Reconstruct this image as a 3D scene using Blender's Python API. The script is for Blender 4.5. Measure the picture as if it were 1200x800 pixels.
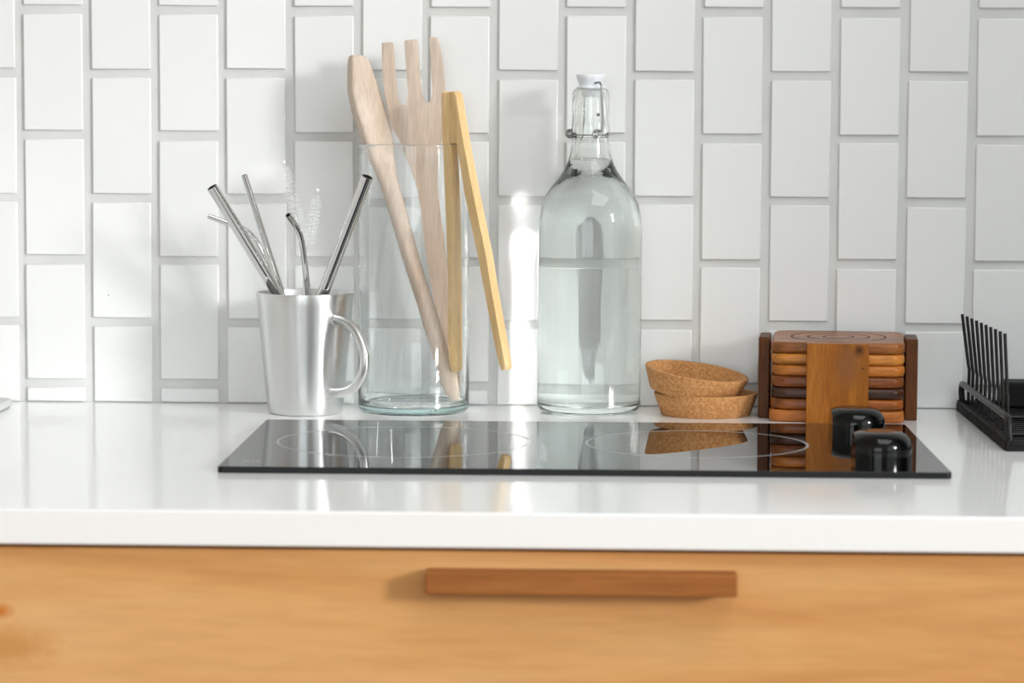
import bpy, bmesh, math, random
import numpy as np
from mathutils import Vector, Matrix

for o in list(bpy.data.objects):
    bpy.data.objects.remove(o, do_unlink=True)
SC = bpy.context.scene
COL = SC.collection
PI = math.pi
rnd = random.Random(7)
MM = 0.001

# ------------------------------------------------------------------ camera
# world: x right, y towards the tiled wall (wall face y = 0), z up, worktop z = 0
CAM_F, CAM_C = 3235.07, np.array([31.459, -2350.08, 256.504])
PITCH, ROLL, YAW = 0.0856, 0.0046, -0.0298


def _rot():
    c, s = math.cos(YAW), math.sin(YAW)
    Y = np.array([[c, -s, 0], [s, c, 0], [0, 0, 1]])
    c, s = math.cos(PITCH), math.sin(PITCH)
    X = np.array([[1, 0, 0], [0, c, -s], [0, s, c]])
    return X @ Y


ROT = _rot()
_c, _s = math.cos(ROLL), math.sin(ROLL)
_right = _c * ROT[0] + _s * ROT[2]
_up = -_s * ROT[0] + _c * ROT[2]
_fwd = ROT[1]
cam_data = bpy.data.cameras.new('camera')
cam = bpy.data.objects.new('camera', cam_data)
COL.objects.link(cam)
M = Matrix.Identity(4)
for i in range(3):
    M[i][0], M[i][1], M[i][2], M[i][3] = _right[i], _up[i], -_fwd[i], CAM_C[i] * MM
cam.matrix_world = M
cam_data.sensor_width = 36.0
cam_data.lens = CAM_F / 1200.0 * 36.0
cam_data.clip_start = 0.05
cam_data.dof.use_dof = True
cam_data.dof.focus_distance = 2.265
cam_data.dof.aperture_fstop = 8.5
SC.camera = cam


def ray(u, v):
    u -= 600
    v -= 400
    u, v = _c * u + _s * v, -_s * u + _c * v
    return ROT.T @ np.array([u / CAM_F, 1, -v / CAM_F])


def on_y(u, v, y):
    """point of the photo measured at a known distance from the wall (mm)"""
    r = ray(u, v)
    return CAM_C + r * ((y - CAM_C[1]) / r[1])


# ------------------------------------------------------------------ world, sun, lights, exposure
world = bpy.data.worlds.new('world')
SC.world = world
world.use_nodes = True
bg = world.node_tree.nodes['Background']
bg.inputs['Color'].default_value = (0.86, 0.93, 1.0, 1)
bg.inputs['Strength'].default_value = 0.4

TO_SUN = Vector((1.42, -1.0, 0.44)).normalized()
sun_data = bpy.data.lights.new('sun', 'SUN')
sun_data.energy = 1.74
sun_data.angle = math.radians(9.0)
sun_data.color = (1.0, 0.99, 0.97)
sun = bpy.data.objects.new('sun', sun_data)
COL.objects.link(sun)
sun.rotation_euler = TO_SUN.to_track_quat('Z', 'Y').to_euler()
sun.location = (2.5, -2.2, 1.2)


def area_light(name, loc, aim, sx, sy, power, color):
    d = bpy.data.lights.new(name, 'AREA')
    d.shape = 'RECTANGLE'
    d.size, d.size_y = sx, sy
    d.energy = power
    d.color = color
    o = bpy.data.objects.new(name, d)
    COL.objects.link(o)
    o.location = loc
    o.rotation_euler = (Vector(loc) - Vector(aim)).to_track_quat('Z', 'Y').to_euler()
    return o


# sky light in the right window; added frontal fill in the window behind the camera
area_light('window_daylight_fill', (2.06, -2.96, 0.78), (0, -2.96, 0.78), 2.8, 1.5, 18, (0.925, 0.985, 0.99))
area_light('window_daylight_fill', (-0.35, -4.86, 0.62), (-0.35, 0, 0.62), 1.9, 1.25, 24, (0.925, 0.985, 0.99))

# added fill panel under the ceiling, brightening the worktop
area_light('worktop_fill', (0.7, -1.3, 1.60), (0.7, -1.3, 0.0), 1.2, 1.2, 15, (0.94, 0.985, 0.985))

SC.view_settings.view_transform = 'Standard'
SC.view_settings.look = 'None'
SC.view_settings.exposure = 0.17
SC.view_settings.gamma = 1.0
SC.view_settings.use_curve_mapping = False
cy = SC.cycles
cy.use_denoising = True
cy.max_bounces = 16
cy.diffuse_bounces = 5
cy.glossy_bounces = 6
cy.transmission_bounces = 14
cy.transparent_max_bounces = 12
cy.caustics_reflective = True
cy.caustics_refractive = True
cy.blur_glossy = 0.0
cy.sample_clamp_indirect = 0.0


# ------------------------------------------------------------------ materials
def srgb(r, g, b):
    f = lambda c: (c / 255 / 12.92) if c / 255 <= 0.04045 else ((c / 255 + 0.055) / 1.055) ** 2.4
    return (f(r), f(g), f(b), 1)


class NT:
    def __init__(self, name):
        self.m = bpy.data.materials.new(name)
        self.m.use_nodes = True
        self.t = self.m.node_tree
        self.t.nodes.clear()
        self.out = self.n('ShaderNodeOutputMaterial')

    def n(self, typ, **kw):
        nd = self.t.nodes.new(typ)
        for k, v in kw.items():
            if k in nd.inputs:
                nd.inputs[k].default_value = v
            else:
                setattr(nd, k, v)
        return nd

    def l(self, a, b):
        self.t.links.new(a, b)

    def bsdf(self, color=(0.8, 0.8, 0.8, 1), rough=0.5, **kw):
        b = self.n('ShaderNodeBsdfPrincipled')
        b.inputs['Base Color'].default_value = color
        b.inputs['Roughness'].default_value = rough
        for k, v in kw.items():
            b.inputs[k].default_value = v
        self.l(b.outputs[0], self.out.inputs['Surface'])
        self.b = b
        return b

    def coords(self, scale=(1, 1, 1), rot=(0, 0, 0), kind='Object', loc=(0, 0, 0)):
        tc = self.n('ShaderNodeTexCoord')
        mp = self.n('ShaderNodeMapping')
        mp.inputs['Scale'].default_value = scale
        mp.inputs['Rotation'].default_value = rot
        mp.inputs['Location'].default_value = loc
        self.l(tc.outputs[kind], mp.inputs['Vector'])
        return mp.outputs[0]

    def noise(self, vec, scale, detail=3, rough=0.5, dist=0.0):
        nd = self.n('ShaderNodeTexNoise')
        nd.inputs['Scale'].default_value = scale
        nd.inputs['Detail'].default_value = detail
        nd.inputs['Roughness'].default_value = rough
        nd.inputs['Distortion'].default_value = dist
        self.l(vec, nd.inputs['Vector'])
        return nd.outputs['Fac']

    def ramp(self, fac, stops):
        r = self.n('ShaderNodeValToRGB')
        e = r.color_ramp.elements
        while len(e) < len(stops):
            e.new(0.5)
        for i, (p, c) in enumerate(stops):
            e[i].position = p
            e[i].color = c
        self.l(fac, r.inputs[0])
        return r.outputs[0]

    def mix(self, a, b, fac, mode='MIX'):
        m = self.n('ShaderNodeMix')
        m.data_type = 'RGBA'
        m.blend_type = mode
        for s, v in ((m.inputs[0], fac), (m.inputs[6], a), (m.inputs[7], b)):
            if hasattr(v, 'is_output'):
                self.l(v, s)
            else:
                s.default_value = v
        return m.outputs[2]

    def math(self, op, a, b=0.0):
        m = self.n('ShaderNodeMath')
        m.operation = op
        for s, v in ((m.inputs[0], a), (m.inputs[1], b)):
            if hasattr(v, 'is_output'):
                self.l(v, s)
            else:
                s.default_value = v
        return m.outputs[0]

    def bump(self, h, strength=0.2, dist=0.001):
        b = self.n('ShaderNodeBump')
        b.inputs['Strength'].default_value = strength
        b.inputs['Distance'].default_value = dist
        self.l(h, b.inputs['Height'])
        self.l(b.outputs[0], self.b.inputs['Normal'])


def rnd_of_object(t):
    return t.n('ShaderNodeObjectInfo').outputs['Random']


def mat_plain(name, color, rough=0.5, **kw):
    t = NT(name)
    t.bsdf(color, rough, **kw)
    v = t.coords((1, 1, 1))
    f = t.noise(v, 60, 3)
    c = t.mix(color, tuple(x * 0.93 for x in color[:3]) + (1,), f)
    t.l(c, t.b.inputs['Base Color'])
    return t.m


def mat_tile():
    t = NT('white_glazed_tile')
    t.bsdf(srgb(226, 227, 227), 0.28)
    v = t.coords((1, 1, 1), kind='Object')
    geo = t.n('ShaderNodeNewGeometry').outputs['Position']
    r = rnd_of_object(t)
    base = t.mix(srgb(228, 229, 229), srgb(223, 224, 224), r)
    # rare pinhole specks in the glaze
    vo = t.n('ShaderNodeTexVoronoi')
    vo.inputs['Scale'].default_value = 34
    t.l(geo, vo.inputs['Vector'])
    near = t.math('LESS_THAN', vo.outputs['Distance'], 0.022)
    sep = t.n('ShaderNodeSeparateColor')
    t.l(vo.outputs['Color'], sep.inputs[0])
    few = t.math('GREATER_THAN', sep.outputs[0], 0.80)
    spot = t.math('MULTIPLY', near, few)
    col = t.mix(base, srgb(95, 95, 92), spot)
    t.l(col, t.b.inputs['Base Color'])
    h = t.noise(geo, 26, 2)
    t.bump(h, 0.05, 0.002)
    return t.m


def mat_grout():
    t = NT('pale_grout')
    t.bsdf(srgb(206, 207, 206), 0.85)
    v = t.coords((1, 1, 1))
    f = t.noise(v, 18, 4)
    c = t.ramp(f, [(0.3, srgb(200, 201, 200)), (0.7, srgb(211, 212, 211))])
    t.l(c, t.b.inputs['Base Color'])
    t.bump(t.noise(v, 350, 3), 0.25, 0.0006)
    return t.m


def mat_wood(name, c_dark, c_mid, c_light, axis='x', stretch=12.0, scale=14.0, rough=0.45, fibre=0.25, warp=0.6,
             knot=None, coat=0.0):
    """grain runs along the local axis; knot = (x, y, z, radius) dark knot in local metres"""
    t = NT(name)
    t.bsdf(c_mid, rough, **{'Specular IOR Level': 0.2, **({'Coat Weight': coat, 'Coat Roughness': 0.22} if coat else {})})
    sc = {'x': (1 / stretch, 1, 1), 'y': (1, 1 / stretch, 1), 'z': (1, 1, 1 / stretch)}[axis]
    oi = t.n('ShaderNodeObjectInfo')
    tc = t.n('ShaderNodeTexCoord')
    mp = t.n('ShaderNodeMapping')
    mp.inputs['Scale'].default_value = sc
    t.l(tc.outputs['Object'], mp.inputs['Vector'])
    off = t.n('ShaderNodeVectorMath')
    off.operation = 'SCALE'
    t.l(oi.outputs['Location'], off.inputs[0])
    off.inputs['Scale'].default_value = 7.3
    ad = t.n('ShaderNodeVectorMath')
    ad.operation = 'ADD'
    t.l(mp.outputs[0], ad.inputs[0])
    t.l(off.outputs[0], ad.inputs[1])
    v = ad.outputs[0]
    f = t.noise(v, scale, 3, 0.55, warp)
    base = t.ramp(f, [(0.28, c_dark), (0.5, c_mid), (0.72, c_light)])
    fine = t.noise(v, scale * 14, 2, 0.6)
    fc = t.ramp(fine, [(0.35, (1 - fibre, 1 - fibre, 1 - fibre, 1)), (0.6, (1, 1, 1, 1))])
    col = t.mix(base, fc, 1.0, 'MULTIPLY')
    if knot:
        for kx, ky, kz, kr, kc, ks in knot:
            d = t.n('ShaderNodeVectorMath')
            d.operation = 'SUBTRACT'
            t.l(tc.outputs['Object'], d.inputs[0])
            d.inputs[1].default_value = (kx, ky, kz)
            m2 = t.n('ShaderNodeVectorMath')
            m2.operation = 'MULTIPLY'
            t.l(d.outputs[0], m2.inputs[0])
            m2.inputs[1].default_value = ks
            ln = t.n('ShaderNodeVectorMath')
            ln.operation = 'LENGTH'
            t.l(m2.outputs[0], ln.inputs[0])
            wob = t.math('MULTIPLY', t.noise(tc.outputs['Object'], 90, 2), kr * 0.8)
            dd = t.math('ADD', ln.outputs['Value'], wob)
            k = t.n('ShaderNodeMapRange')
            k.inputs['From Min'].default_value = kr * 0.6
            k.inputs['From Max'].default_value = kr * 1.5
            k.inputs['To Min'].default_value = 1.0
            k.inputs['To Max'].default_value = 0.0
            t.l(dd, k.inputs['Value'])
            col = t.mix(col, kc, k.outputs[0])
    t.l(col, t.b.inputs['Base Color'])
    t.bump(fine, 0.12, 0.0006)
    return t.m


def mat_cork():
    t = NT('cork')
    t.bsdf(srgb(180, 125, 75), 0.85)
    v = t.coords((1, 1, 1))
    a = t.noise(v, 620, 4, 0.65)
    vo = t.n('ShaderNodeTexVoronoi')
    vo.inputs['Scale'].default_value = 620
    t.l(v, vo.inputs['Vector'])
    sep = t.n('ShaderNodeSeparateColor')
    t.l(vo.outputs['Color'], sep.inputs[0])
    c1 = t.ramp(sep.outputs[0], [(0.0, srgb(172, 118, 66)), (0.5, srgb(188, 134, 80)), (1.0, srgb(204, 152, 98))])
    c2 = t.ramp(a, [(0.28, srgb(130, 84, 50)), (0.40, (1, 1, 1, 1))])
    t.l(t.mix(c1, c2, 1.0, 'MULTIPLY'), t.b.inputs['Base Color'])
    t.bump(a, 0.5, 0.0008)
    return t.m


def mat_steel(name, rough, aniso=0.0, color=srgb(205, 206, 206)):
    t = NT(name)
    t.bsdf(color, rough, Metallic=1.0)
    if aniso:
        t.b.inputs['Anisotropic'].default_value = aniso
        t.b.inputs['Anisotropic Rotation'].default_value = 0.25
        tg = t.n('ShaderNodeTangent')
        tg.direction_type = 'RADIAL'
        tg.axis = 'Z'
        t.l(tg.outputs[0], t.b.inputs['Tangent'])
        v = t.coords((3, 3, 5000))
        f = t.noise(v, 1.0, 3)
        rr = t.n('ShaderNodeMapRange')
        rr.inputs['To Min'].default_value = rough * 0.92
        rr.inputs['To Max'].default_value = rough * 1.08
        t.l(f, rr.inputs['Value'])
        t.l(rr.outputs[0], t.b.inputs['Roughness'])
    return t.m


def mat_glass(name, ior, color=(1, 1, 1, 1), absorb=None, density=0.0, wav=0.0, streak=(30, 30, 6)):
    t = NT(name)
    g = t.n('ShaderNodeBsdfGlass')
    g.inputs['IOR'].default_value = ior
    g.inputs['Roughness'].default_value = 0.0
    g.inputs['Color'].default_value = color
    t.l(g.outputs[0], t.out.inputs['Surface'])
    if wav:
        v = t.coords(streak)
        b = t.n('ShaderNodeBump')
        b.inputs['Strength'].default_value = wav
        b.inputs['Distance'].default_value = 0.002
        t.l(t.noise(v, 1.0, 2), b.inputs['Height'])
        t.l(b.outputs[0], g.inputs['Normal'])
    if absorb:
        a = t.n('ShaderNodeVolumeAbsorption')
        a.inputs['Color'].default_value = absorb
        a.inputs['Density'].default_value = density
        t.l(a.outputs[0], t.out.inputs['Volume'])
    return t.m


def mat_quartz():
    t = NT('white_quartz')
    t.bsdf(srgb(244, 245, 245), 0.11)
    v = t.coords((1, 1, 1))
    f = t.noise(v, 900, 2)
    t.l(t.mix(srgb(246, 247, 247), srgb(240, 241, 241), f), t.b.inputs['Base Color'])
    t.bump(t.noise(v, 14, 2), 0.02, 0.002)
    return t.m


TILE, GROUT, QUARTZ = mat_tile(), mat_grout(), mat_quartz()
PLASTER = mat_plain('white_plaster', srgb(238, 237, 234), 0.8)
OAKFLOOR = mat_wood('floor_oak', srgb(120, 84, 55), srgb(150, 108, 72), srgb(172, 130, 92), 'y', 10, 6)
PINE = mat_wood('honey_pine', srgb(202, 144, 86), srgb(214, 161, 102), srgb(222, 175, 120), 'x', 9, 13, 0.42, 0.07, 1.6,
                knot=[(-0.372, 0, 0.0405, 0.0060, srgb(196, 118, 44), (0.6, 0, 1)),
                      (-0.366, 0, 0.017, 0.016, srgb(200, 144, 84), (0.45, 0, 1))])
WALNUT = mat_wood('walnut_pull', srgb(130, 76, 34), srgb(156, 96, 46), srgb(172, 112, 60), 'x', 12, 30, 0.5, 0.15)
BEECH = mat_wood('pale_beech', srgb(198, 177, 158), srgb(209, 191, 175), srgb(218, 203, 190), 'z', 10, 40, 0.6, 0.14)
BAMBOO = mat_wood('bamboo', srgb(216, 176, 120), srgb(230, 196, 144), srgb(238, 210, 164), 'z', 20, 60, 0.45, 0.10)
ACACIA = mat_wood('acacia_panel', srgb(130, 72, 16), srgb(154, 90, 24), srgb(176, 110, 38), 'z', 7, 50, 0.42, 0.22, 0.8,
                  knot=[(0.0165, 0, 0.0600, 0.0064, srgb(40, 20, 8), (1.2, 0, 1)),
                        (0.008, 0, 0.048, 0.012, srgb(135, 84, 42), (1, 0, 0.5)),
                        (0.0205, 0, 0.0455, 0.0012, srgb(40, 22, 14), (1, 0, 1))])
ACACIA_POST = mat_wood('acacia_post', srgb(62, 32, 8), srgb(84, 45, 11), srgb(106, 58, 18), 'z', 7, 45, 0.42, 0.25)


def coaster_mat(name, c):
    d = tuple(x * 0.62 for x in c)
    li = tuple(min(255, x * 1.2) for x in c)
    return mat_wood(name, srgb(*d), srgb(*c), srgb(*li), 'x', 6, 38, 0.45, 0.28, 0.9, coat=0.4)


CORK = mat_cork()
BRUSHED = mat_steel('brushed_steel', 0.30, 0.7, srgb(214, 215, 215))
STRAWIN = mat_steel('shaded_bore', 0.5, 0, srgb(70, 70, 70))  # duller steel, darkened to paint in the shade inside the straws
POLISHED = mat_steel('polished_steel', 0.06, 0, srgb(208, 208, 208))
WIRE = mat_steel('wire_steel', 0.18, 0, srgb(150, 150, 150))
BRUSHWIRE = mat_steel('bright_brush_wire', 0.3, 0, srgb(215, 216, 216))
GLASS_JAR = mat_glass('clear_jar_glass', 1.46, (0.995, 1, 1, 1), (0.42, 0.80, 0.76, 1), 5.0, 0.05, (110, 110, 4))
GLASS_BOTTLE = mat_glass('clear_bottle_glass', 1.50, (0.99, 1.0, 0.995, 1), wav=0.18, streak=(150, 150, 5))
WATER_SIDE = mat_glass('water_against_glass', 1.333 / 1.50, (0.992, 0.998, 0.995, 1))
WATER_TOP = mat_glass('water_surface', 1.333)
PLASTIC_W = mat_plain('white_stopper_plastic', srgb(236, 240, 246), 0.35, **{'Subsurface Weight': 0.2, 'Subsurface Radius': (0.004, 0.004, 0.004)})
BRISTLE = mat_plain('white_nylon', srgb(240, 243, 242), 0.4)
BLACKGLASS = mat_plain('black_ceramic_glass', srgb(9, 10, 11), 0.0)
BLACKEDGE = mat_plain('black_glass_edge', srgb(9, 11, 12), 0.35, **{'Specular IOR Level': 0.25})
RINGMARK = mat_plain('grey_printed_ring', srgb(150, 155, 157), 0.3)
KNOBBLACK = mat_plain('black_gloss_plastic', srgb(4, 5, 5), 0.09, **{'Specular IOR Level': 0.3})
RACKMETAL = mat_plain('black_coated_wire', srgb(9, 10, 10), 0.35, **{'Specular IOR Level': 0.35})
RACKRUBBER = mat_plain('black_rubber_tray', srgb(6, 7, 7), 0.6, **{'Specular IOR Level': 0.25})
STONE = mat_plain('pale_grey_stone', srgb(196, 198, 196), 0.4)
GROOVE = mat_plain('dark_groove', srgb(24, 12, 6), 0.8, **{'Specular IOR Level': 0.1})  # dark brown of the thin engraved rings
DARKGAP = mat_plain('cabinet_carcass', srgb(196, 142, 90), 0.6)
CHARCOAL = mat_plain('charcoal_paint', srgb(48, 50, 52), 0.6)


# ------------------------------------------------------------------ mesh helpers (millimetres in, metres out)
def finish(name, bm, mat, parent=None, smooth=35, loc=None):
    """link bm (in mm, parent space) as one mesh object; loc (mm) moves its origin without moving the shape"""
    bmesh.ops.recalc_face_normals(bm, faces=bm.faces[:])
    return finish_raw(name, bm, mat, parent, smooth, loc)


def finish_raw(name, bm, mat, parent=None, smooth=35, loc=None):
    if loc is not None:
        bmesh.ops.translate(bm, verts=bm.verts[:], vec=-Vector(loc))
    bm.normal_update()
    for f in bm.faces:                       # plane faces stay plane, bevels and curves are smooth
        f.smooth = bool(smooth) and max(abs(f.normal.x), abs(f.normal.y), abs(f.normal.z)) < 0.99999
    bmesh.ops.scale(bm, verts=bm.verts[:], vec=(MM, MM, MM))
    me = bpy.data.meshes.new(name)
    bm.to_mesh(me)
    bm.free()
    for m in (mat if isinstance(mat, (list, tuple)) else [mat]):
        me.materials.append(m)
    if smooth:
        flat = [not p.use_smooth for p in me.polygons]
        me.set_sharp_from_angle(angle=math.radians(smooth))
        me.polygons.foreach_set('use_smooth', [not f for f in flat])
    o = bpy.data.objects.new(name, me)
    COL.objects.link(o)
    if parent:
        o.parent = parent
    if loc is not None:
        o.location = Vector(loc) * MM
    return o


def tag(o, label, cat, group=None, kind=None):
    o['label'] = label
    o['category'] = cat
    if group:
        o['group'] = group
    if kind:
        o['kind'] = kind
    return o


def thing(name, label, cat, loc=(0, 0, 0), rotz=0.0, group=None):
    o = bpy.data.objects.new(name, None)
    COL.objects.link(o)
    o.empty_display_size = 0.02
    o.location = Vector(loc) * MM
    o.rotation_euler = (0, 0, rotz)
    return tag(o, label, cat, group)


def box(x0, x1, y0, y1, z0, z1, bev=0.0, seg=2, bm=None):
    bm = bm or bmesh.new()
    r = bmesh.ops.create_cube(bm, size=1.0)
    vs = r['verts']
    for v in vs:
        v.co = Vector((x0 + (v.co.x + .5) * (x1 - x0), y0 + (v.co.y + .5) * (y1 - y0), z0 + (v.co.z + .5) * (z1 - z0)))
    if bev:
        es = list({e for v in vs for e in v.link_edges})
        bmesh.ops.bevel(bm, geom=es, offset=bev, segments=seg, affect='EDGES', profile=0.5, clamp_overlap=True)
    return bm


def lathe(profile, seg=64, center=(0, 0, 0), bm=None, close=False, slots=None):
    """profile [(r, z)]; r = 0 ends make a pole. close joins last to first. slots: material index per profile span"""
    bm = bm or bmesh.new()
    cx, cy_, cz = center
    rings = []
    for r, z in profile:
        if r <= 1e-6:
            rings.append([bm.verts.new((cx, cy_, cz + z))])
        else:
            rings.append([bm.verts.new((cx + r * math.cos(2 * PI * i / seg), cy_ + r * math.sin(2 * PI * i / seg), cz + z)) for i in range(seg)])
    n = len(rings)
    for k in range(n if close else n - 1):
        a, b = rings[k], rings[(k + 1) % n]
        for i in range(seg):
            j = (i + 1) % seg
            if len(a) == 1 and len(b) == 1:
                continue
            if len(a) == 1:
                f = bm.faces.new((a[0], b[i], b[j]))
            elif len(b) == 1:
                f = bm.faces.new((a[i], b[0], a[j]))
            else:
                f = bm.faces.new((a[i], b[i], b[j], a[j]))
            if slots:
                f.material_index = slots[k]
    return bm


def tube(path, rad, seg=12, bm=None, caps=True, inner=None):
    """sweep along path (mm); rad number or list; inner radius makes a hollow pipe"""
    bm = bm or bmesh.new()
    P = [Vector(p) for p in path]
    n = len(P)
    R = rad if isinstance(rad, (list, tuple)) else [rad] * n
    T = []
    for i in range(n):
        a = P[max(0, i - 1)]
        b = P[min(n - 1, i + 1)]
        T.append((b - a).normalized())
    up = Vector((0, 0, 1)) if abs(T[0].z) < 0.9 else Vector((0, 1, 0))
    u = T[0].cross(up).normalized()
    rings, irings = [], []
    for i in range(n):
        u = (u - T[i] * u.dot(T[i])).normalized()
        w = T[i].cross(u)
        rings.append([bm.verts.new(P[i] + (u * math.cos(2 * PI * k / seg) + w * math.sin(2 * PI * k / seg)) * R[i]) for k in range(seg)])
        if inner:
            irings.append([bm.verts.new(P[i] + (u * math.cos(2 * PI * k / seg) + w * math.sin(2 * PI * k / seg)) * inner) for k in range(seg)])

    def skin(rs, flip=False):
        for i in range(n - 1):
            for k in range(seg):
                q = (rs[i][k], rs[i][(k + 1) % seg], rs[i + 1][(k + 1) % seg], rs[i + 1][k])
                bm.faces.new(q[::-1] if flip else q)
    skin(rings)
    if inner:
        nf0 = len(bm.faces)
        skin(irings, True)
        bm.faces.ensure_lookup_table()
        for f in bm.faces[nf0:]:
            f.material_index = 1
        for i in (0, n - 1):
            for k in range(seg):
                bm.faces.new((rings[i][k], rings[i][(k + 1) % seg], irings[i][(k + 1) % seg], irings[i][k]))
    elif caps:
        bm.faces.new(rings[0][::-1])
        bm.faces.new(rings[-1])
    return bm


def loft(sections, bm=None):
    bm = bm or bmesh.new()
    rs = [[bm.verts.new(p) for p in s] for s in sections]
    m = len(rs[0])
    for a, b in zip(rs[:-1], rs[1:]):
        for k in range(m):
            bm.faces.new((a[k], a[(k + 1) % m], b[(k + 1) % m], b[k]))
    for r in (rs[0], rs[-1]):
        bm.faces.new(r)
    return bm


def extrude_poly(front, vec, bev=0.0, seg=2):
    """front: list of Vectors (planar outline), vec: extrusion"""
    bm = bmesh.new()
    a = [bm.verts.new(p) for p in front]
    b = [bm.verts.new(Vector(p) + Vector(vec)) for p in front]
    n = len(a)
    f1 = bm.faces.new(a)
    f2 = bm.faces.new(b[::-1])
    for i in range(n):
        bm.faces.new((a[(i + 1) % n], a[i], b[i], b[(i + 1) % n]))
    if bev:
        es = list({e for f in (f1, f2) for e in f.edges})
        bmesh.ops.bevel(bm, geom=es, offset=bev, segments=seg, affect='EDGES', profile=0.5, clamp_overlap=True)
    bmesh.ops.triangulate(bm, faces=[f for f in bm.faces if len(f.verts) > 6])
    return bm


def smooth_path(pts, n=8):
    """Catmull-Rom through pts"""
    P = [Vector(p) for p in pts]
    P = [P[0] * 2 - P[1]] + P + [P[-1] * 2 - P[-2]]
    out = []
    for i in range(1, len(P) - 2):
        for k in range(n):
            t = k / n
            p0, p1, p2, p3 = P[i - 1], P[i], P[i + 1], P[i + 2]
            out.append(0.5 * ((2 * p1) + (p2 - p0) * t + (2 * p0 - 5 * p1 + 4 * p2 - p3) * t * t + (3 * p1 - p0 - 3 * p2 + p3) * t ** 3))
    out.append(P[-2])
    return out


def rounded_square(hx, hy, r, seg=6):
    out = []
    for (sx, sy, a0) in ((1, 1, 0), (-1, 1, PI / 2), (-1, -1, PI), (1, -1, 1.5 * PI)):
        for k in range(seg + 1):
            a = a0 + PI / 2 * k / seg
            out.append((sx * (hx - r) + r * math.cos(a), sy * (hy - r) + r * math.sin(a)))
    return out


def slab(hx, hy, r, z0, z1, bull, seg=6, bseg=4, bm=None):
    """rounded-corner board with bull-nosed edge"""
    secs = []
    h = z1 - z0
    for k in range(bseg + 1):
        a = -PI / 2 + PI / 2 * k / bseg
        secs.append([(x, y, z0 + bull + bull * math.sin(a)) for x, y in rounded_square(hx - bull + bull * math.cos(a), hy - bull + bull * math.cos(a), max(r - bull + bull * math.cos(a), .5), seg)])
    for k in range(bseg + 1):
        a = PI / 2 * k / bseg
        secs.append([(x, y, z1 - bull + bull * math.sin(a)) for x, y in rounded_square(hx - bull + bull * math.cos(a), hy - bull + bull * math.cos(a), max(r - bull + bull * math.cos(a), .5), seg)])
    return loft(secs, bm)


def struct(name, bm, mat, label, cat):
    o = finish(name, bm, mat, smooth=0)
    return tag(o, label, cat, kind='structure')


# ------------------------------------------------------------------ room shell
XL, XR, YF, ZF, ZC = -1900, 2000, -4800, -900, 1650
wall_back = struct('wall_back', box(XL, XR, 0, 100, ZF, ZC), GROUT, 'pale grout wall set with upright white tiles behind the worktop', 'wall')
struct('floor', box(XL - 100, XR + 100, YF - 100, 100, ZF - 50, ZF), OAKFLOOR, 'oak floor of the kitchen', 'floor')
struct('ceiling', box(XL - 100, XR + 100, YF - 100, 100, ZC, ZC + 60), PLASTER, 'white kitchen ceiling', 'ceiling')
struct('wall_left', box(XL - 100, XL, YF, 0, ZF, ZC), PLASTER, 'plain white left wall of the kitchen', 'wall')
WY0, WY1, WZ0, WZ1 = -1365, -4400, 0, 1560      # window opening of the right wall
bm = box(XR, XR + 120, WY0, 0, ZF, ZC)
box(XR, XR + 120, YF, WY1, ZF, ZC, bm=bm)
box(XR, XR + 120, WY1, WY0, ZF, WZ0, bm=bm)
box(XR, XR + 120, WY1, WY0, WZ1, ZC, bm=bm)
struct('wall_right', bm, PLASTER, 'white right wall with the large window opening', 'wall')
FX0, FX1, FZ0, FZ1 = -1350, 650, -60, 1300       # opening of the added fill window behind the camera
bm = box(XL, FX0, YF - 120, YF, ZF, ZC)
box(FX1, XR, YF - 120, YF, ZF, ZC, bm=bm)
box(FX0, FX1, YF - 120, YF, ZF, FZ0, bm=bm)
box(FX0, FX1, YF - 120, YF, FZ1, ZC, bm=bm)
struct('wall_front', bm, PLASTER, 'white wall with an added window behind the camera', 'wall')
w2 = tag(finish('added_window', box(FX0, FX0 + 50, YF - 60, YF - 10, FZ0, FZ1), CHARCOAL, smooth=0), 'dark frame of the added fill window behind the camera', 'window', kind='structure')
for x in (FX1 - 50, -680, -20):
    finish('window_bar', box(x, x + 50, YF - 60, YF - 10, FZ0, FZ1), CHARCOAL, w2, 0)
w1 = tag(finish('window_1', box(XR + 20, XR + 60, WY1, WY0, WZ0, WZ0 + 40), PLASTER, smooth=0), 'white sill frame of the right window', 'window', kind='structure')
finish('window_bar', box(XR + 20, XR + 60, WY1, WY0, WZ1 - 40, WZ1), PLASTER, w1, 0)

# tiles: each its own piece, upright running bond
PXT, PZT, X0T, Z0T = 57.74, 106.1, -455.35, 334.7
TW, TH = 50.3, 98.6
mesh_cache = {}


def tile_mesh(w, h):
    key = (round(w, 1), round(h, 1))
    if key not in mesh_cache:
        b = box(-w / 2, w / 2, -2.0, 3.0, -h / 2, h / 2)
        es = [e for e in b.edges if all(v.co.y < 0 for v in e.verts)]
        es += [e for e in b.edges if abs(e.verts[0].co.y - e.verts[1].co.y) > 1]
        bmesh.ops.bevel(b, geom=es, offset=1.0, segments=2, affect='EDGES', profile=0.5)
        bmesh.ops.recalc_face_normals(b, faces=b.faces[:])
        bmesh.ops.scale(b, verts=b.verts[:], vec=(MM, MM, MM))
        me = bpy.data.meshes.new('tile')
        b.to_mesh(me)
        b.free()
        me.materials.append(TILE)
        for p in me.polygons:
            p.use_smooth = True
        me.set_sharp_from_angle(angle=math.radians(50))
        for p in me.polygons:
            p.use_smooth = max(abs(c) for c in p.normal) < 0.99999
        mesh_cache[key] = me
    return mesh_cache[key]


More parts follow.
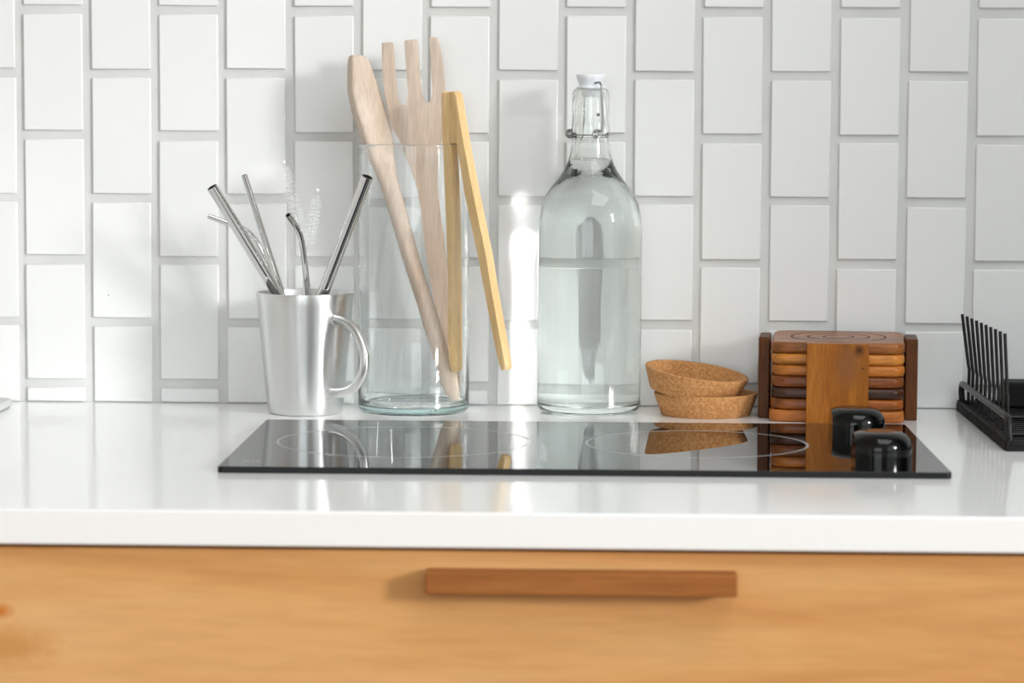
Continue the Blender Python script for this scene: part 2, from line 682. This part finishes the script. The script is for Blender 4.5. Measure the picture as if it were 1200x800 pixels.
for k in range(-7, 23):
    x = X0T + k * PXT + TW / 2
    z_line = Z0T + PZT * 2 if k % 2 == 0 else Z0T + PZT * 1.5
    while z_line > 8:
        top = z_line - (PZT - TH) / 2
        bot = max(top - TH, 0.6)
        if top - bot > 5:
            o = bpy.data.objects.new('tile', tile_mesh(TW, top - bot))
            COL.objects.link(o)
            o.parent = wall_back
            cut = bot <= 0.7
            o.location = ((x + rnd.uniform(-.5, .5)) * MM, rnd.uniform(-.25, .25) * MM, ((top + bot) / 2 + (0 if cut else rnd.uniform(-.6, .6))) * MM)
            o.rotation_euler = (rnd.uniform(-.0035, .0035), 0 if cut else rnd.uniform(-.005, .005), rnd.uniform(-.005, .005))
        z_line -= PZT

# ------------------------------------------------------------------ worktop and cabinet
CT_F = -626
tag(finish('worktop', box(XL, 1298, CT_F, -0.5, -22.9, 0, 1.4, 3), QUARTZ), 'long white polished quartz worktop with a square front edge', 'worktop')
cab = thing('base_cabinet', 'honey pine base cabinet under the white worktop', 'cabinet', (0, -300, ZF))


def cb(name, x0, x1, y0, y1, z0, z1, mat, bev=0.0, parent=cab, center=True):
    bm = box(x0, x1, y0 + 300, y1 + 300, z0 - ZF, z1 - ZF, bev)
    c = ((x0 + x1) / 2, (y0 + y1) / 2 + 300, (z0 + z1) / 2 - ZF)
    return finish(name, bm, mat, parent, loc=c)


cb('carcass', -1200, 1280, -596, -2, -820, -23.5, DARKGAP)
cb('plinth', -1200, 1280, -540, -520, -899, -820, CHARCOAL)
DF0, DF1 = -618, -598


def front(name, x0, x1, z0, z1, hx0, hx1, hz0, hz1):
    o = cb(name, x0, x1, DF0, DF1, z0, z1, PINE, 1.2)
    bm = box(hx0, hx1, DF0 - 19, DF0 - 0.02, hz0, hz1, 1.2)
    c = Vector(((x0 + x1) / 2, (DF0 + DF1) / 2, (z0 + z1) / 2))
    bmesh.ops.translate(bm, verts=bm.verts[:], vec=-c)
    h = finish('drawer_pull', bm, WALNUT, o)
    h['label'] = 'walnut bar pull'
    return o


front('drawer_front', -480, 530, -190, -25.6, -73.5, 122.5, -50.5, -36.6)
front('drawer_front', -480, 530, -500, -194, -73.5, 122.5, -216, -202)
front('drawer_front', -480, 530, -815, -504, -73.5, 122.5, -526, -512)
front('cabinet_door', -1195, -484, -815, -25.6, -640, -500, -50.5, -36.6)
front('cabinet_door', 534, 1275, -815, -25.6, 550, 690, -50.5, -36.6)

# unseen dark cabinet added past the worktop for steel and glass to reflect
dark_cab = thing('added_dark_cabinet', 'unseen charcoal cabinet added beyond the worktop for dark reflections', 'cabinet', (1640, -300, ZF))
finish('carcass', box(-340, 350, -300, 295, 0, 2150, 2), CHARCOAL, dark_cab)
for z0, z1 in ((60, 1180), (1190, 2140)):
    d = finish('added_cabinet_door', box(-338, 346, -320, -301, z0, z1, 2), CHARCOAL, dark_cab)
    finish('door_pull', box(-330, -316, -340, -320, (z0 + z1) / 2 - 90, (z0 + z1) / 2 + 90, 2), WALNUT, d)

# ------------------------------------------------------------------ cooktop
KX0, KX1, KY0, KY1, KZ = -230.4, 279.6, -449.4, -159.4, 4.6
hob = thing('cooktop', 'flat black glass cooktop with two grey rings and two knobs', 'cooktop', (24.6, -304.4, 0))


def hb(bm):
    bmesh.ops.translate(bm, verts=bm.verts[:], vec=(-24.6, 304.4, 0))
    return bm


bm = slab(255, 145, 4, 0.02, KZ, 0.9, 4, 3)
bm.normal_update()
for f in bm.faces:
    f.material_index = 0 if f.normal.z > 0.9 or f.normal.z < -0.9 else 1
gl = finish('glass_plate', bm, [BLACKGLASS, BLACKEDGE], hob)


def annulus(r0, r1, z, seg=96, h=0.06):
    return lathe([(r0, z), (r0, z + h), (r1, z + h), (r1, z)], seg, close=True)


for cx, cyy, r in ((-110.5, -297, 94.5), (108.7, -297, 82.5)):
    bm = annulus(r - 1.1, r + 1.1, KZ - 0.02)
    bmesh.ops.translate(bm, verts=bm.verts[:], vec=(cx, cyy, 0))
    o = finish('zone_ring', hb(bm), RINGMARK, hob)
    o['label'] = 'grey printed ring'
# worn printed mark near the front left corner
bm = bmesh.new()
for k, (w, d) in enumerate(((2.2, 4), (1.6, 5.2), (2.0, 3.6), (2.4, 4.6))):
    x = -216 + k * 3.2
    box(x, x + w, -420 - d / 2, -420 + d / 2, KZ - 0.02, KZ + 0.04, bm=bm)
finish('printed_mark', hb(bm), RINGMARK, hob, 0)


def knob(cx, cyy, rz):
    R, H, rf = 24.0, 19.6, 12.0
    prof = [(0, 0), (R, 0), (R, H - rf)] + [(R - rf + rf * math.cos(a), H - rf + rf * math.sin(a)) for a in [PI / 2 * k / 8 for k in range(1, 9)]] + [(0, H)]
    bm = lathe(prof, 56)
    g = bmesh.ops.bisect_plane(bm, geom=bm.verts[:] + bm.edges[:] + bm.faces[:], plane_co=(-18.0, 0, 0), plane_no=(-1, 0, 0), clear_outer=True)
    es = [e for e in g['geom_cut'] if isinstance(e, bmesh.types.BMEdge)]
    bmesh.ops.contextual_create(bm, geom=es)
    bmesh.ops.triangulate(bm, faces=[f for f in bm.faces if len(f.verts) > 4])
    bmesh.ops.rotate(bm, verts=bm.verts[:], cent=(0, 0, 0), matrix=Matrix.Rotation(rz, 3, 'Z'))
    bmesh.ops.translate(bm, verts=bm.verts[:], vec=(cx, cyy, KZ - 0.02))
    o = finish('knob', hb(bm), KNOBBLACK, hob, 50)
    o['label'] = 'glossy black control knob'


knob(233.5, -215, 0.0)
knob(236.5, -372, 0.0)

# ------------------------------------------------------------------ steel mug
MX, MY = -208.6, -68.0
mug = thing('mug', 'brushed stainless steel mug holding metal straws, tapering to its base', 'mug', (MX, MY, 0))
rt, rb_, hm = 40.6, 31.3, 100.4
prof = [(0, 1.2), (rb_ - 4, 1.2), (rb_ - 2.6, 0.1), (rb_ - 1.2, 0.5), (rb_ - 0.2, 2.2)]
for k in range(1, 13):
    t_ = k / 12
    prof.append((rb_ + (rt - rb_) * t_, 2.2 + (hm - 3.0) * t_))
prof += [(rt - 0.15, hm), (rt - 0.9, hm + 0.35), (rt - 1.7, hm - 0.1), (rt - 2.6, hm - 3), (rb_ - 1.6, 9), (rb_ - 3, 7), (0, 6.6)]
finish('body', lathe(prof, 96), BRUSHED, mug, 40)
dirx, diry = math.cos(math.radians(-45)), math.sin(math.radians(-45))
hp = [(36.0, 79.5), (41.5, 79.8), (50, 78.8), (60, 75.2), (69, 67.5), (75.5, 56), (76.4, 45), (72.5, 35), (64, 26.5), (53, 21.5), (42, 19.4), (31.0, 19.0)]
path = smooth_path([(dirx * s, diry * s, z) for s, z in hp], 6)
bm = tube(path, 3.9, 16)
finish('handle', bm, BRUSHED, mug, 50)
for s, z in ((37.9, 79.6), (32.0, 19.1)):
    c = Vector((dirx * s, diry * s, z))
    ax = Vector((dirx, diry, -0.09)).normalized()
    finish('weld_collar', tube([c, c + ax * 2.2], [5.0, 4.0], 20), BRUSHED, mug, 50)


def px_path(pts):
    """[(u, v, y)] photo measurements with wall distance -> world mm"""
    return [Vector(on_y(u, v, y)) for u, v, y in pts]


def extend_to_floor(path, zmin=9.0):
    """carry the last direction on inside the mug until its floor or its far side"""
    d = (path[-1] - path[-2]).normalized()
    p = path[-1].copy()
    while True:
        q = p + d * 2.0
        rr = 27.0 + (37.0 - 27.0) * (q.z - 7) / 93.0
        if q.z < zmin or math.hypot(q.x - MX, q.y - MY) > rr - 4.0:
            break
        p = q
    return path + [p]


def straw(label, pts, rad, bend=False):
    path = extend_to_floor(px_path(pts))
    base = path[-1].copy()
    path = [p - base for p in path]
    if bend:
        path = smooth_path(path[:-1], 6) + [path[-1]]
    else:
        path = [path[0], path[0].lerp(path[-1], .5), path[-1]]
    o = finish('drinking_straw', tube(path, rad, 24, inner=rad - 0.5), [POLISHED, STRAWIN], smooth=40)
    o.location = base * MM
    return tag(o, label, 'straw', 'steel straws in the mug')


straw('wide straight steel straw leaning left in the mug', [(248.5, 219, -95), (326, 345, -66)], 4.6)
straw('slim bent steel straw with its tip behind the wide left straw', [(244, 253, -56), (258, 258, -54), (273, 264, -52), (288, 270, -51), (299, 281, -49), (307, 296, -48), (316, 320, -46), (325, 346, -44)], 2.2, True)
straw('slim straight steel straw leaning slightly left in the mug', [(286, 205, -68), (331, 345, -53)], 2.6)
straw('short dark bent steel straw at the middle of the mug', [(337.5, 252, -97), (343.5, 260, -91), (349.5, 270, -86), (353.5, 282, -82.5), (356.5, 304, -79), (359, 325, -77), (361, 345, -75)], 2.5, True)
straw('wide straight steel straw leaning right against the glass jar', [(430.5, 207, -120), (378.5, 344, -92)], 4.7)


def brush(label, pts, b0, b1, nbr, rad, seed):
    path = extend_to_floor(smooth_path(px_path(pts), 8))
    base = path[-1].copy()
    path = [p - base for p in path]
    t = thing('straw_brush', label, 'brush', base, group='straw cleaning brushes in the mug')
    # twisted wire: two strands
    L = [0.0]
    for a, b in zip(path[:-1], path[1:]):
        L.append(L[-1] + (b - a).length)
    tot = L[-1]

    def at(s):
        for i in range(len(path) - 1):
            if s <= L[i + 1]:
                f = (s - L[i]) / max(L[i + 1] - L[i], 1e-6)
                return path[i].lerp(path[i + 1], f), (path[i + 1] - path[i]).normalized()
        return path[-1], (path[-1] - path[-2]).normalized()
    bm = bmesh.new()
    for ph in (0, PI):
        pts2 = []
        nst = int(tot / 0.7)
        for i in range(nst + 1):
            p, d = at(tot * i / nst)
            u = d.cross(Vector((0, 1, 0))).normalized()
            w = d.cross(u)
            a = 2 * PI * (tot * i / nst) / 3.2 + ph
            pts2.append(p + (u * math.cos(a) + w * math.sin(a)) * 0.4)
        tube(pts2, 0.4, 5, bm)
    finish('twisted_wire', bm, BRUSHWIRE, t, 60)
    r2 = random.Random(seed)
    bm = bmesh.new()
    for i in range(nbr):
        s = b0 + (b1 - b0) * (i + .5) / nbr
        p, d = at(s)
        u = d.cross(Vector((0, 1, 0))).normalized()
        w = d.cross(u)
        for kk in range(4):
            a = i * 1.1 + kk * PI / 2 + r2.uniform(-.3, .3)
            dr = (u * math.cos(a) + w * math.sin(a) + d * r2.uniform(-.18, .18)).normalized()
            taper = 0.55 + 0.45 * min(1, (s - b0) / 9.0)
            tube([p, p + dr * rad * taper * r2.uniform(.85, 1.05)], 0.2, 3, bm)
    o = finish('bristles', bm, BRISTLE, t, 0)
    o['kind'] = 'stuff'
    bm = bmesh.new()
    bmesh.ops.create_uvsphere(bm, u_segments=14, v_segments=9, radius=1.5, matrix=Matrix.Translation(path[0]))
    finish('ball_tip', bm, BRISTLE, t)


brush('taller white bristled straw brush with a ball tip in the mug', [(332.5, 190, -36), (337, 206, -36), (343, 232, -37), (351, 262, -38), (357, 300, -38.5), (362, 345, -39)], 4, 54, 46, 5.6, 1)
brush('shorter white bristled straw brush beside the short bent straw', [(372, 223, -74), (369.5, 240, -73), (365, 270, -72), (360, 295, -70), (357, 318, -68), (355, 345, -66)], 4, 46, 44, 5.6, 2)

# ------------------------------------------------------------------ glass jar
JX, JY = -119.5, -49.5
JR, JH = 46.6, 223.5
jar = thing('glass_jar', 'tall clear cylindrical glass jar holding wooden utensils', 'jar', (JX, JY, 0))
wt = 2.3
prof = [(0, 0.9), (JR - 7, 0.9), (JR - 5, 0.1), (JR - 2.4, 0.4), (JR - .6, 2.6), (JR, 6), (JR, JH * .3), (JR, JH * .6), (JR, JH - 4), (JR + .5, JH - 2), (JR + .4, JH - .6), (JR - .8, JH), (JR - wt + .1, JH - .6),
        (JR - wt, JH - 3), (JR - wt, JH * .6), (JR - wt, JH * .3), (JR - wt, 12), (JR - wt - 1.5, 8), (JR - wt - 6, 6), (0, 5.2)]
finish('glass_wall', lathe(prof, 128), GLASS_JAR, jar, 60)

# wooden spoon, traced at its distance from the wall
rows = [  # v, left u, right u, half thickness, cross-section turn, hollow
    (64.5, 411, 424, 2.2, .58, 0), (66.5, 408, 430, 4.0, .58, 0), (72, 406.8, 433.5, 5.2, .58, .4), (85, 405.8, 438.5, 6.0, .58, .8), (107, 406, 445.5, 6.4, .58, 1.4),
    (130, 410.5, 453.5, 6.8, .58, 2.2), (150, 416.5, 459.5, 7.2, .58, 3.2), (166, 422, 462.5, 7.6, .40, 2.2), (184, 430, 465, 7.8, .3, .8), (211, 443, 467.5, 7.8, .1, 0),
    (250, 456.5, 478, 7.6, 0, 0), (300, 470.5, 491, 7.4, 0, 0), (345, 485, 505, 7.2, 0, 0), (397, 501, 522.5, 7.4, 0, 0), (430, 510.5, 533, 7.8, 0, 0), (452, 517, 538, 7.4, 0, 0), (464, 522.5, 539.5, 6.2, 0, 0), (470, 528, 538, 4.4, 0, 0), (472.5, 532, 536.5, 2.2, 0, 0)]
secs = []
for v, l, r, th, turn, hol in rows:
    y = -42 - 11.0 * (v - 66) / 404.0
    a, b = Vector(on_y(l, v, y)), Vector(on_y(r, v, y))
    c, hw = (a + b) / 2, (b - a).length / 2
    ca, sa = math.cos(turn), math.sin(turn)
    ring = []
    flat = min(1.0, turn / .58)
    for k in range(24):
        t_ = 2 * PI * k / 24
        ex = 1.0 - 0.62 * flat
        cx_ = math.copysign(abs(math.cos(t_)) ** ex, math.cos(t_))
        sy_ = math.copysign(abs(math.sin(t_)) ** ex, math.sin(t_))
        W = (hw - th * sa * 0.9) / ca if flat > 0 else hw
        px_, py_ = W * cx_, th * sy_
        if sy_ < 0 and hol:
            py_ += 1.6 * hol * max(0, 1 - (cx_ - 0.2) ** 2 / 0.55)
        ring.append((c.x + px_ * ca - py_ * sa, c.y + px_ * sa + py_ * ca, c.z))
    secs.append(ring)
b0 = Vector((sum(p[0] for p in secs[-1]) / 24, sum(p[1] for p in secs[-1]) / 24, secs[-1][0][2]))
o = finish('wooden_spoon', loft(secs), BEECH, smooth=28, loc=b0)
tag(o, 'pale beech spoon with a chunky head leaning left in the jar', 'spoon', 'wooden utensils in the jar')

# wooden fork
fo = [(447.4, 50.6), (448.6, 49.8), (459.6, 49.3), (460.6, 50.2), (463, 84), (465.4, 112), (466.2, 118.5), (468.2, 123.2), (472, 125.4), (475.8, 123.8), (478, 119), (478.2, 112), (476.2, 84), (473.6, 48.2), (474.6, 47.2), (488, 46), (489.2, 47), (491.6, 80), (494, 108), (494.8, 115), (497, 120),
      (501, 122.2), (504.8, 120), (506.8, 115), (506.8, 108), (505, 78), (502.6, 45), (504, 43.6), (508.5, 43), (513, 44.2), (516, 55), (518.6, 68), (520.6, 88), (521.6, 105), (521, 135), (517.5, 165), (513.5, 185), (511.5, 203), (513, 225), (516, 247),
      (524, 309), (533, 372), (539, 430), (541, 450), (540.5, 461), (536, 468), (529, 465), (525, 440), (515.5, 388), (504.5, 330), (498, 287), (493.6, 247), (489, 219), (480.5, 193), (470, 168), (460, 150), (455, 136), (450.3, 106), (448, 80)]


def fork_y(v):
    return -45 + 4.0 * (v - 45) / 425.0


poly = [Vector(on_y(u, v, fork_y(v))) for u, v in fo]
bm = extrude_poly(poly, (0, 7.0, -0.3), 0.9, 2)
o = finish('wooden_fork', bm, BEECH, smooth=40, loc=Vector(on_y(537, 471, fork_y(471))))
tag(o, 'pale beech fork with three tines standing in the jar', 'fork', 'wooden utensils in the jar')

# bamboo tongs, hooked over the front right of the jar rim
TA = math.radians(-37.5)
rad_d = Vector((math.cos(TA), math.sin(TA), 0))        # away from the jar axis
tan_d = Vector((-rad_d.y, rad_d.x, 0))                 # along the rim, to the right and back
rim_p = Vector((JX, JY, 0)) + rad_d * 45.7
plane_p = rim_p - tan_d * 4.5
TONG_LEAN = 0.055                                      # the arms hang a little towards the wall


def on_tong(u, v):
    r = Vector(ray(u, v))
    c = Vector(CAM_C)
    n = tan_d + Vector((0, 0, TONG_LEAN))
    p0 = Vector((plane_p.x, plane_p.y, JH))
    return c + r * ((p0 - c).dot(n) / r.dot(n))


inner_l = [(516.6, 111), (517.6, 140), (518.6, 168), (521, 230), (525, 330), (525, 395), (525.6, 426)]
inner_r = [(533.3, 432), (532.2, 395), (531.6, 330), (529.6, 230), (527.2, 171)]
outer_l = [(537.2, 171), (545, 230), (560, 300), (566.5, 335), (578, 395), (584, 426)]
outer_r = [(592.5, 430), (588.5, 410), (575, 335), (569.6, 300), (555, 230), (543.2, 168), (538.6, 140), (534.5, 111)]
tongs = thing('tongs', 'honey bamboo tongs hooked over the jar rim', 'tongs', rim_p)


def tong_part(name, pts, w, bev, off=0.0):
    poly = [on_tong(u, v) - rim_p for u, v in pts]
    bm = extrude_poly([p + tan_d * off for p in poly], tan_d * w, bev, 3)
    return finish(name, bm, BAMBOO, tongs, 40)


tong_part('arm', inner_l + [(528, 436), (531.5, 436)] + inner_r + [(525.5, 150), (523.5, 111), (519, 107)], 9.0, 1.2)
tong_part('arm', outer_l + [(587, 434), (590.8, 433.6)] + outer_r + [(532, 107), (526.5, 107.2), (527.5, 130), (531.5, 150)], 9.0, 1.2)
tong_part('joint_block', [(523.4, 108), (526.6, 108), (527.6, 130), (531.6, 150), (536.6, 168), (527, 168), (525.4, 150), (523.4, 130)], 8.0, 0.3, 0.5)

# ------------------------------------------------------------------ swing-top bottle with water
BX, BY = 27.4, -45.5
WL = 210.5
bottle = thing('swing_top_bottle', 'clear glass swing-top bottle full of water beside the jar', 'bottle', (BX, BY, 0))
outer = [(0, 3.2), (22, 2.6), (33, 1.0), (37, 0.1), (40.5, 1.2), (42.8, 4.2), (43.5, 8), (43.6, 60), (43.6, 110), (43.6, 152), (43.2, 160), (42.0, 168), (40.0, 175), (36.8, 182), (32.4, 188.5), (27.2, 195), (22.4, 202), (18.9, 209), (16.6, 217), (15.3, 225), (14.9, 231),
         (15.6, 233.5), (16.1, 236), (15.9, 239), (15.4, 241), (15.5, 250), (15.5, 262), (15.1, 266.5), (13.6, 269.4), (11.6, 270)]
inner_up = [(9.3, 269.3), (8.8, 266), (10.6, 255), (11.6, 240), (12.0, 228), (14.2, 216), (15.2, WL)]
inner_dn = [(15.2, WL), (19.6, 203), (24.6, 195), (29.6, 188), (33.9, 181.5), (37.2, 174.6), (39.2, 167.4), (40.3, 159.5), (40.6, 152), (40.6, 110), (40.6, 60), (40.6, 12), (39, 8.6), (35, 7.2), (22, 8.2), (0, 9.2)]
finish('glass_body', lathe(outer + inner_up, 128), GLASS_BOTTLE, bottle, 60)
bm = lathe([(0, WL - 0.4), (12.5, WL - 0.4), (14.3, WL - 0.2)] + inner_dn, 128, slots=[1, 1, 1] + [0] * (len(inner_dn) - 1))
o = finish('water', bm, [WATER_SIDE, WATER_TOP], smooth=60)
o.location = (BX * MM, BY * MM, 0)
tag(o, 'clear water filling the swing-top bottle up to its neck', 'water', kind='stuff')
st = finish('stopper', lathe([(0, 262.5), (7.6, 262.5), (8.6, 268.5), (9.4, 272), (11.4, 277.5), (12.3, 280.6), (12.0, 281.4), (11, 281.8), (0, 281.8)], 48), PLASTIC_W, bottle, 40)
st['label'] = 'white plastic stopper'
bm = lathe([(8.7, 269.9), (11.8, 269.9), (12.2, 270.8), (11.6, 271.8), (8.9, 271.8)], 40, close=True)
finish('gasket', bm, PLASTIC_W, st)
# wire bail: crosses the stopper, runs down both flanks to eyelets
TB = math.radians(-60)
bd = Vector((math.cos(TB), math.sin(TB), 0))
bt = Vector((-bd.y, bd.x, 0))


def bw(s, t_, z):
    return bd * s + bt * t_ + Vector((0, 0, z))


for sgn in (1, -1):
    pts = [bw(9 * sgn, 0, 274.8), bw(13.5 * sgn, 0, 275.0), bw(16.2 * sgn, 0.2, 273.6), bw(17.0 * sgn, 0.5, 268), bw(17.3 * sgn, 0.8, 256), bw(17.6 * sgn, 1.2, 244), bw(17.8 * sgn, 0.6, 236), bw(17.8 * sgn, -1.2, 231.0), bw(17.8 * sgn, -4.0, 229.2)]
    finish('wire_bail', tube(smooth_path(pts, 6), 1.0, 10), WIRE, bottle, 60)
    g = bw(9.5 * sgn, 0, 274.8)
    finish('wire_pivot', tube([g - bt * 2.6, g + bt * 2.6], 1.1, 10), WIRE, bottle, 60)


def eyelet(ang, r, face, z):
    c = Vector((r * math.cos(math.radians(ang)), r * math.sin(math.radians(ang)), z))
    n = Vector((math.sin(math.radians(face)), -math.cos(math.radians(face)), 0.12)).normalized()
    u = n.cross(Vector((0, 0, 1))).normalized()
    w = n.cross(u)
    for rr, off in ((3.3, 0.0), (1.7, 0.9)):
        ring = [c + n * off + (u * math.cos(a) + w * math.sin(a)) * rr for a in [2 * PI * k / 24 for k in range(25)]]
        finish('wire_eyelet', tube(ring, 0.8, 8), WIRE, bottle, 60)


eyelet(-72, 17.6, 14, 232.6)
eyelet(186, 17.2, -18, 232.6)
ring = [Vector((16.3 * math.cos(a), 16.3 * math.sin(a), 231.6)) for a in [2 * PI * k / 48 for k in range(49)]]
finish('neck_wire', tube(ring, 0.5, 8), WIRE, bottle, 60)
bm = bmesh.new()
bmesh.ops.create_uvsphere(bm, u_segments=12, v_segments=8, radius=1.5, matrix=Matrix.Translation((15.2 * math.cos(math.radians(-66)), 15.2 * math.sin(math.radians(-66)), 248.5)))
finish('wire_stud', bm, WIRE, bottle)

# ------------------------------------------------------------------ cork dishes
dish = [(0, 0), (36.2, 0), (37.2, .8), (43.2, 17.2), (43.0, 18.4), (42.0, 18.8), (39.6, 18.6), (38.4, 17.6), (34.6, 7), (33, 5.6), (0, 5.2)]
o = finish('cork_dish', lathe(dish, 80), CORK, smooth=50)
o.location = (0.1250, -0.0575, 0.0)
tag(o, 'lower cork dish lying flat on the worktop', 'dish', 'cork dishes')
o2 = o.copy()
COL.objects.link(o2)
o2.location = (0.1148, -0.0600, 0.0183)
o2.rotation_euler = (math.radians(7.0), math.radians(5.2), 0.4)
o2['label'] = 'upper cork dish tilted on top of another cork dish'

# ------------------------------------------------------------------ coaster holder and coasters
HX, HY, HR = 233.0, -64.0, math.radians(-5.0)
holder = thing('coaster_holder', 'square wooden coaster holder with upright panels on its sides', 'holder', (HX, HY, 0), HR)
finish('base_plate', slab(54.8, 49.4, 9, 0, 9.8, 2.6), coaster_mat('holder_base_wood', (172, 100, 38)), holder)


def hpart(name, x0, x1, y0, y1, z0, z1, mat, bev):
    c = ((x0 + x1) / 2, (y0 + y1) / 2, 0)
    return finish(name, box(x0, x1, y0, y1, z0, z1, bev), mat, holder, loc=c)


fp = hpart('front_panel', -24.5, 25.5, -58.5, -49.6, 0, 65.2, ACACIA, 0.8)
fp['label'] = 'honey wood panel with a dark knot'
hpart('back_panel', -24.5, 25.5, 49.6, 56, 0, 65.2, ACACIA_POST, 0.8)
hpart('side_panel', -64.2, -55.0, -24, 24, 0, 67, ACACIA_POST, 1.2)
hpart('side_panel', 55.4, 65.6, -24, 24, 0, 67, ACACIA_POST, 1.2)
cols = [((158, 84, 22), 'honey brown wooden coaster, lowest of the stack in the holder'),
        ((74, 38, 16), 'darkest brown wooden coaster in the stack, second from the bottom'),
        ((122, 64, 22), 'reddish brown wooden coaster just above the darkest one'),
        ((186, 110, 38), 'honey wooden coaster third from the top of the stack'),
        ((192, 122, 48), 'lightest honey wooden coaster directly under the top coaster'),
        ((146, 86, 34), 'top wooden coaster of the stack with three engraved rings')]
z = 9.9
for i, (c, lab) in enumerate(cols):
    th = 9.15
    bm = slab(54.0 if i < 5 else 54.3, 48.8, 13, 0, th, 3.3 if i < 5 else 2.8, 7, 5)
    name = 'coaster'
    o = finish(name, bm, coaster_mat('coaster_wood_%d' % i, c))
    o.location = ((HX + rnd.uniform(-.4, .4) + 0.5) * MM, (HY + rnd.uniform(-.15, .15)) * MM, z * MM)
    o.rotation_euler = (math.radians(1.3) if i == 5 else 0, 0, HR + (0 if i < 5 else math.radians(-.6)))
    if i == 5:
        o.location.z += 0.0011
        for r in (12.3, 25.2, 38.6):
            finish('engraved_ring', annulus(r - .65, r + .65, th - 0.04, 72, 0.10), GROOVE, o)
    tag(o, lab, 'coaster', 'wooden coasters in the holder')
    z += th + 0.06

# ------------------------------------------------------------------ dish rack
rack = thing('dish_rack', 'black wire dish rack with upright prongs on a ribbed tray', 'dish rack', (339, -150, 0))


def rk(bm):
    bmesh.ops.translate(bm, verts=bm.verts[:], vec=(-339, 150, 0))
    return bm


RX0, RX1, RY0, RY1 = 339.0, 700.0, -292.0, -6.0
bm = box(RX0 + 1.2, RX1, RY0, RY1, 0.02, 4.0)
tray = finish('tray', rk(bm), RACKRUBBER, rack, 0)
for (x0, x1, y0, y1) in ((RX0 + 1.2, RX0 + 4.4, RY0, RY1), (RX1 - 3, RX1, RY0, RY1), (RX0 + 4.4, RX1 - 3, RY0, RY0 + 3), (RX0 + 4.4, RX1 - 3, RY1 - 3, RY1)):
    finish('tray_rim', rk(box(x0, x1, y0, y1, 4.0, 8.2, 0.5)), RACKRUBBER, tray)
nrib = 26
for i in range(nrib):
    y = RY0 + 8 + (RY1 - RY0 - 16) * i / (nrib - 1)
    finish('side_rib', rk(box(RX0, RX0 + 1.2, y - 2.6, y + 2.6, 0.02, 6.4)), RACKRUBBER, tray, 0)
for i in range(20):
    y = RY0 + 12 + (RY1 - RY0 - 24) * i / 19
    finish('floor_rib', rk(box(RX0 + 7, RX1 - 6, y - 3, y + 3, 4.0, 5.6)), RACKRUBBER, tray, 0)
# side rail on two legs
XRAIL = 343.4
rail = [(XRAIL + 1, -9.5, 5.6), (XRAIL, -9.8, 15), (XRAIL, -11, 20), (XRAIL, -16, 22.6), (XRAIL, -40, 22.8), (XRAIL, -150, 23.2), (XRAIL, -255, 23.6), (XRAIL, -270, 23.2), (XRAIL + .3, -276, 20), (XRAIL + .6, -277.5, 14), (XRAIL + 1.2, -278.5, 5.6)]
finish('side_rail', rk(tube(smooth_path(rail, 5), 2.6, 12)), RACKMETAL, rack, 60)
for i in range(10):
    y = -26 - (246 - 26) * (i / 9.0)
    top = on_y(1127.6 + 50 * i / 9.0, 368 + 22.5 * i / 9.0, y)
    pts = [(XRAIL + 3.8, y, 8), (XRAIL + 3.8, y, 24), (XRAIL + 4.0, y, 36), (XRAIL + 3.2, y, 40), (top[0], y, top[2])]
    finish('prong', rk(tube(pts, 1.35, 8)), RACKMETAL, rack, 60)
for y in (-18, -135, -252):
    finish('cross_wire', rk(tube([(XRAIL + 3.8, y, 8), (690, y, 8)], 1.6, 8)), RACKMETAL, rack, 60)
# cutlery cup at the back of the rack
bm = box(376, 470, -44, -10, 5.7, 27, 2)
finish('cutlery_cup', rk(bm), RACKRUBBER, rack)

# ------------------------------------------------------------------ stone board peeking in at the left
bm = slab(120, 90, 12, 0.6, 6.8, 2.0)
o = finish('serving_board', bm, STONE)
sb = thing('serving_board', 'corner of a pale grey board at the left end of the worktop', 'board', (-580, -122, 0), 0.0)
o.name = 'slab'
o.parent = sb
for fx in (-105, 105):
    for fy in (-76, 76):
        finish('foot', lathe([(0, 0.02), (6, 0.02), (6.5, 0.7), (0, 0.7)], 16, (fx, fy, 0)), RACKRUBBER, sb)
